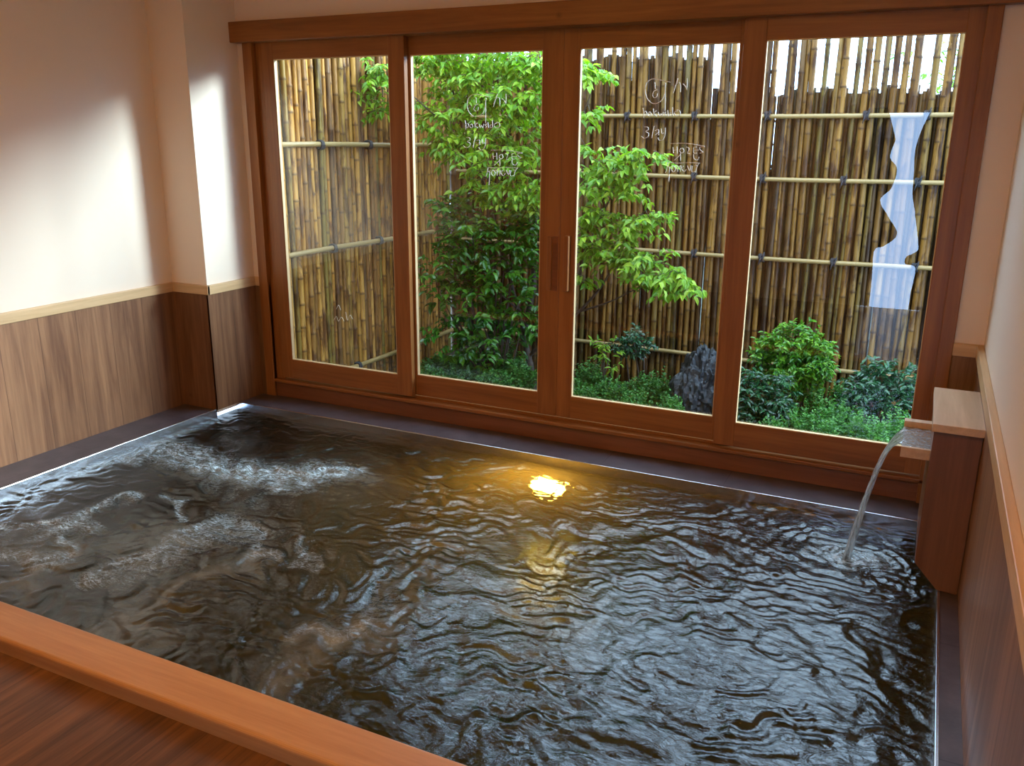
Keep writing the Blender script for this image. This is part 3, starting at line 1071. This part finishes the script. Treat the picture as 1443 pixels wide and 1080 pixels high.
shrub('broadleaf_shrub', 'broad-leaved mid green shrub hanging low in the second window', 'shrub',
      [(665, 330, 42, 0, 26), (715, 335, 42, .1, 24), (640, 305, 22, 0, 9), (700, 385, 42, 0, 24), (640, 385, 32, -.05, 16), (670, 430, 42, -.05, 26), (725, 425, 34, .1, 16),
       (640, 470, 24, -.1, 12), (680, 475, 34, -.05, 18), (615, 385, 16, -.1, 6), (730, 300, 30, .1, 12), (745, 380, 20, .1, 8), (625, 300, 14, -.05, 6), (700, 505, 30, .05, 14), (622, 420, 16, -.1, 6), (735, 330, 24, .1, 12), (735, 460, 24, .1, 12), (640, 345, 20, -.05, 8), (660, 505, 22, 0, 9)],
      (700, 540), 1.45, 'leaf_mid', .072, .040, .10, 3)
shrub('round_shrub', 'round bright green clipped shrub in the fourth window', 'shrub',
      [(1115, 508, 44, 0, 90), (1086, 512, 30, 0, 60), (1150, 508, 26, 0, 60), (1118, 484, 32, 0, 60), (1110, 542, 38, .02, 60), (1145, 535, 24, 0, 36), (1088, 490, 20, 0, 26), (1146, 488, 18, 0, 22)],
      (1118, 560), 1.55, 'leaf_round', .040, .021, .06, 4)
shrub('glossy_shrub', 'dark glossy shrub low at the rock side of the fourth window', 'shrub',
      [(1062, 560, 26, 0, 34), (1088, 575, 24, -.05, 30), (1055, 590, 20, -.05, 20), (1045, 545, 14, 0, 10), (1100, 555, 16, 0, 12)],
      (1070, 600), 1.25, 'leaf_dark', .055, .022, .06, 4)
shrub('spreading_dark_shrub', 'wide dark green shrub beneath the reflection near the spout', 'shrub',
      [(1240, 535, 26, 0, 30), (1210, 545, 22, 0, 26), (1270, 540, 24, 0, 26), (1225, 565, 28, -.05, 26), (1262, 570, 26, -.05, 26), (1290, 560, 24, 0, 20), (1205, 575, 18, -.05, 14)],
      (1240, 600), 1.45, 'leaf_dark', .045, .022, .06, 4)
shrub('standard_shrub', 'small dark round shrub on a thin stem in the third window', 'shrub',
      [(893, 482, 20, 0, 26), (880, 485, 15, 0, 14), (908, 485, 14, 0, 14)],
      (895, 560), 1.75, 'leaf_dark', .034, .018, .05, 4)
shrub('leafy_sapling', 'thin bright green sapling between mullion and dark standard shrub', 'sapling',
      [(852, 482, 12, 0, 3), (858, 505, 12, 0, 3), (850, 495, 10, 0, 3), (862, 520, 8, 0, 2)], (858, 560), 1.45, 'leaf_light', .048, .018, .06, 3)


# feathery ground plants
def feather(px, py, w_px, Y, label, h=.26):
    c = at(px, py, Y)
    e = at(px + w_px, py, Y)
    R_ = (e - c).length
    root = empty('feathery_ground_plant', (c.x, Y, ZG))
    tag(root, label, 'ground plant', 'feathery plants along the foot of the garden')
    gl = Geo()
    top = c.z + .07
    nf = int(95 * R_ / .12)
    for _ in range(nf):
        a = rnd.uniform(0, 6.28); rr = R_ * math.sqrt(rnd.random())
        bx, by = c.x + math.cos(a) * rr * .6, Y + math.sin(a) * rr * .5
        tip = Vector((c.x + math.cos(a) * rr * 1.15, Y + math.sin(a) * rr, ZG + (top - ZG) * (1.0 - .35 * (rr / R_) ** 2) * rnd.uniform(.72, 1.04)))
        b0 = Vector((bx, by, ZG + (top - ZG) * .35))
        d = tip - b0
        for i in range(9):
            t = (i + 1) / 9
            p = b0 + d * t + Vector((0, 0, .03 * math.sin(t * 3.1)))
            for sgn in (-1, 1):
                sd = d.cross(Vector((0, 0, 1))).normalized() if d.cross(Vector((0, 0, 1))).length > 1e-5 else Vector((1, 0, 0))
                gl.leaf(p, sd * sgn + d.normalized() * .6 + rv(.35), Vector((0, 0, 1)) + rv(.5), .026 * (1.3 - t * .6), .014, .1, .2)
    gl.build('fronds', 'leaf_fern', root, smooth=False)


FP = [
    (620, 512, 26, 1.55, 'feathery green plant at the fence end of the second window'),
    (665, 506, 28, 1.6, 'feathery green plant under the broad-leaved shrub'),
    (712, 502, 26, 1.5, 'feathery green plant beside the tree trunk in the second window'),
    (640, 528, 30, 1.25, 'low feathery plant along the bottom edge of the second window'),
    (700, 535, 30, 1.2, 'low feathery plant at the bottom edge nearest the trunk'),
    (832, 520, 26, 1.45, 'feathery green plant just beside the mullion in the third window'),
    (862, 545, 26, 1.25, 'feathery green plant under the thin sapling'),
    (905, 540, 26, 1.45, 'feathery green plant under the dark standard shrub'),
    (930, 534, 22, 1.35, 'bright feathery plant beside the rock'),
    (900, 566, 24, 1.05, 'lowest feathery plant in the third window'),
    (1130, 590, 34, 1.05, 'feathery plant between glossy shrub and round shrub'),
    (1180, 573, 32, 1.2, 'bright feathery plant in front of the round shrub'),
    (1215, 596, 34, 1.0, 'feathery plant along the bottom edge of the fourth window'),
    (1262, 590, 30, 1.05, 'feathery plant nearest the water spout'),
    (1090, 604, 26, 1.0, 'lowest feathery plant under the glossy shrub'),
    (1165, 607, 28, .95, 'low feathery plant in the middle of the fourth window'),
]
FP += [
    (600, 530, 26, 1.15, 'feathery plant squeezed against the slanted fence'),
    (735, 520, 22, 1.35, 'feathery plant hard against the tree trunk'),
    (670, 520, 26, 1.4, 'feathery plant in the middle of the second window'),
    (820, 552, 24, 1.1, 'low feathery plant at the lower corner of the third window beside the mullion'),
    (880, 575, 26, .95, 'low feathery plant at the sill in the middle of the third window'),
    (945, 565, 20, 1.05, 'low feathery plant at the foot of the rock'),
    (1150, 560, 26, 1.45, 'feathery plant between round shrub and spreading dark shrub'),
    (1240, 606, 28, .9, 'low feathery plant at the sill near the spout'),
    (1188, 545, 20, 1.75, 'feathery plant behind the others at the foot of the back fence'),
]
for a in FP:
    feather(*a)

# rock
bm = bmesh.new()
bmesh.ops.create_icosphere(bm, subdivisions=5, radius=1)
from mathutils import noise as mn
c = at(985, 545, 1.35)
topz = at(985, 484, 1.35).z
wid = (at(1022, 540, 1.35) - at(952, 540, 1.35)).length / 2
for v in bm.verts:
    p = v.co.copy()
    q = Vector((p.x * 1.5, p.y * 1.5, p.z * .8))
    q += mn.noise_vector(q * 1.7) * .45
    n1 = mn.fractal(q * 1.5 + Vector((3, 1, 7)), .9, 2.1, 5)
    n2 = 1 - abs(mn.noise(q * 3.3 + Vector((9, 4, 2)))) * 2
    n3 = 1 - abs(mn.noise(q * 8 + Vector((1, 4, 2)))) * 2
    s = 1 + .20 * n1 + .12 * n2 + .035 * n3
    taper = 1.06 - .18 * max(p.z, 0)
    v.co = Vector((p.x * s * wid * 1.06 * taper, p.y * s * .17 * taper, p.z * s * .92))
zmin = min(v.co.z for v in bm.verts); zmax = max(v.co.z for v in bm.verts)
for v in bm.verts:
    v.co.z = (v.co.z - zmin) / (zmax - zmin) * (topz - ZG + .06) - .06
    v.co.x += .03 * (v.co.z / (topz - ZG))
me = bpy.data.meshes.new('rock'); bm.to_mesh(me); bm.free()
o = link('rock', me, 'rock'); o.location = (c.x, 1.35, ZG)
tag(o, 'upright jagged dark grey rock at the corner of the third window', 'rock')

# tree beyond the fence
bt = empty('background_tree', (3.6, 4.6, ZG))
tag(bt, 'yellow-green tree glimpsed through the fence tops in the fourth window', 'tree')
gl, gt = Geo(), Geo()
branch(gt, [(3.6, 4.6, ZG), (3.62, 4.6, .8), (3.55, 4.6, 2.0)], .06, .02)
for _ in range(260):
    s = Vector((3.55 + rnd.gauss(0, .28), 4.6 + rnd.gauss(0, .2), 1.85 + rnd.gauss(0, .22)))
    spray(gl, gt, s, s + rv(.1), 3, .08, .04)
gt.build('trunk', 'bark', bt)
gl.build('foliage', 'leaf_light', bt, smooth=False)

# ---------------------------------------------------------------- lights
wd = bpy.data.worlds.new('overcast sky'); bpy.context.scene.world = wd
wd.use_nodes = True
nt = wd.node_tree; nt.nodes.clear()
wo = nt.nodes.new('ShaderNodeOutputWorld'); bg = nt.nodes.new('ShaderNodeBackground')
tc = nt.nodes.new('ShaderNodeTexCoord'); sp = nt.nodes.new('ShaderNodeSeparateXYZ'); rp = nt.nodes.new('ShaderNodeValToRGB')
nt.links.new(tc.outputs['Generated'], sp.inputs[0]); nt.links.new(sp.outputs['Z'], rp.inputs[0])
rp.color_ramp.elements[0].position = 0; rp.color_ramp.elements[0].color = (.40, .62, 1.0, 1)
rp.color_ramp.elements[1].position = .8; rp.color_ramp.elements[1].color = (.58, .78, 1.0, 1)
nt.links.new(rp.outputs[0], bg.inputs[0]); bg.inputs[1].default_value = 13.5
nt.links.new(bg.outputs[0], wo.inputs[0])

sd = bpy.data.lights.new('sun behind thin cloud', 'SUN'); so = bpy.data.objects.new('sun', sd); COL.objects.link(so)
az, el = math.radians(33), math.radians(17)
so.rotation_euler = Vector((math.cos(az) * math.cos(el), math.sin(az) * math.cos(el), math.sin(el))).to_track_quat('Z', 'Y').to_euler()
so.location = (8, 5, 4)
sd.energy = 14.0; sd.angle = math.radians(16); sd.color = (.74, .90, 1.0)

# two round ceiling lamps over the floor behind the bath
for i, (lx, ly) in enumerate(((.7, -3.0), (2.4, -3.0))):
    r = empty('ceiling_lamp', (lx, ly, ZCEIL))
    tag(r, 'round warm ceiling lamp ' + ('toward the left wall' if i == 0 else 'toward the right wall'), 'lamp', 'warm ceiling lamps')
    for nm, mat, ra, dz, dep in (('rim', 'chrome', .19, -.012, .024), ('diffuser', 'ceillamp', .17, -.03, .02)):
        bm = bmesh.new(); bmesh.ops.create_cone(bm, cap_ends=True, segments=40, radius1=ra, radius2=ra, depth=dep)
        me = bpy.data.meshes.new(nm); bm.to_mesh(me); bm.free()
        o = link(nm, me, mat, r); o.location = (0, 0, dz)

# ---------------------------------------------------------------- camera
cd = bpy.data.cameras.new('camera'); cam = bpy.data.objects.new('camera', cd); COL.objects.link(cam)
cam.location = CAM; cam.rotation_euler = ROT
cd.sensor_width = 36; cd.sensor_fit = 'HORIZONTAL'; cd.lens = F * 36 / W; cd.clip_start = .02
sc = bpy.context.scene
sc.camera = cam
sc.view_settings.view_transform = 'Standard'; sc.view_settings.look = 'None'
sc.view_settings.exposure = -0.52; sc.view_settings.gamma = 1; sc.view_settings.use_curve_mapping = False
sc.cycles.use_denoising = True
sc.cycles.max_bounces = 10; sc.cycles.transparent_max_bounces = 12; sc.cycles.diffuse_bounces = 5
sc.cycles.sample_clamp_indirect = 6
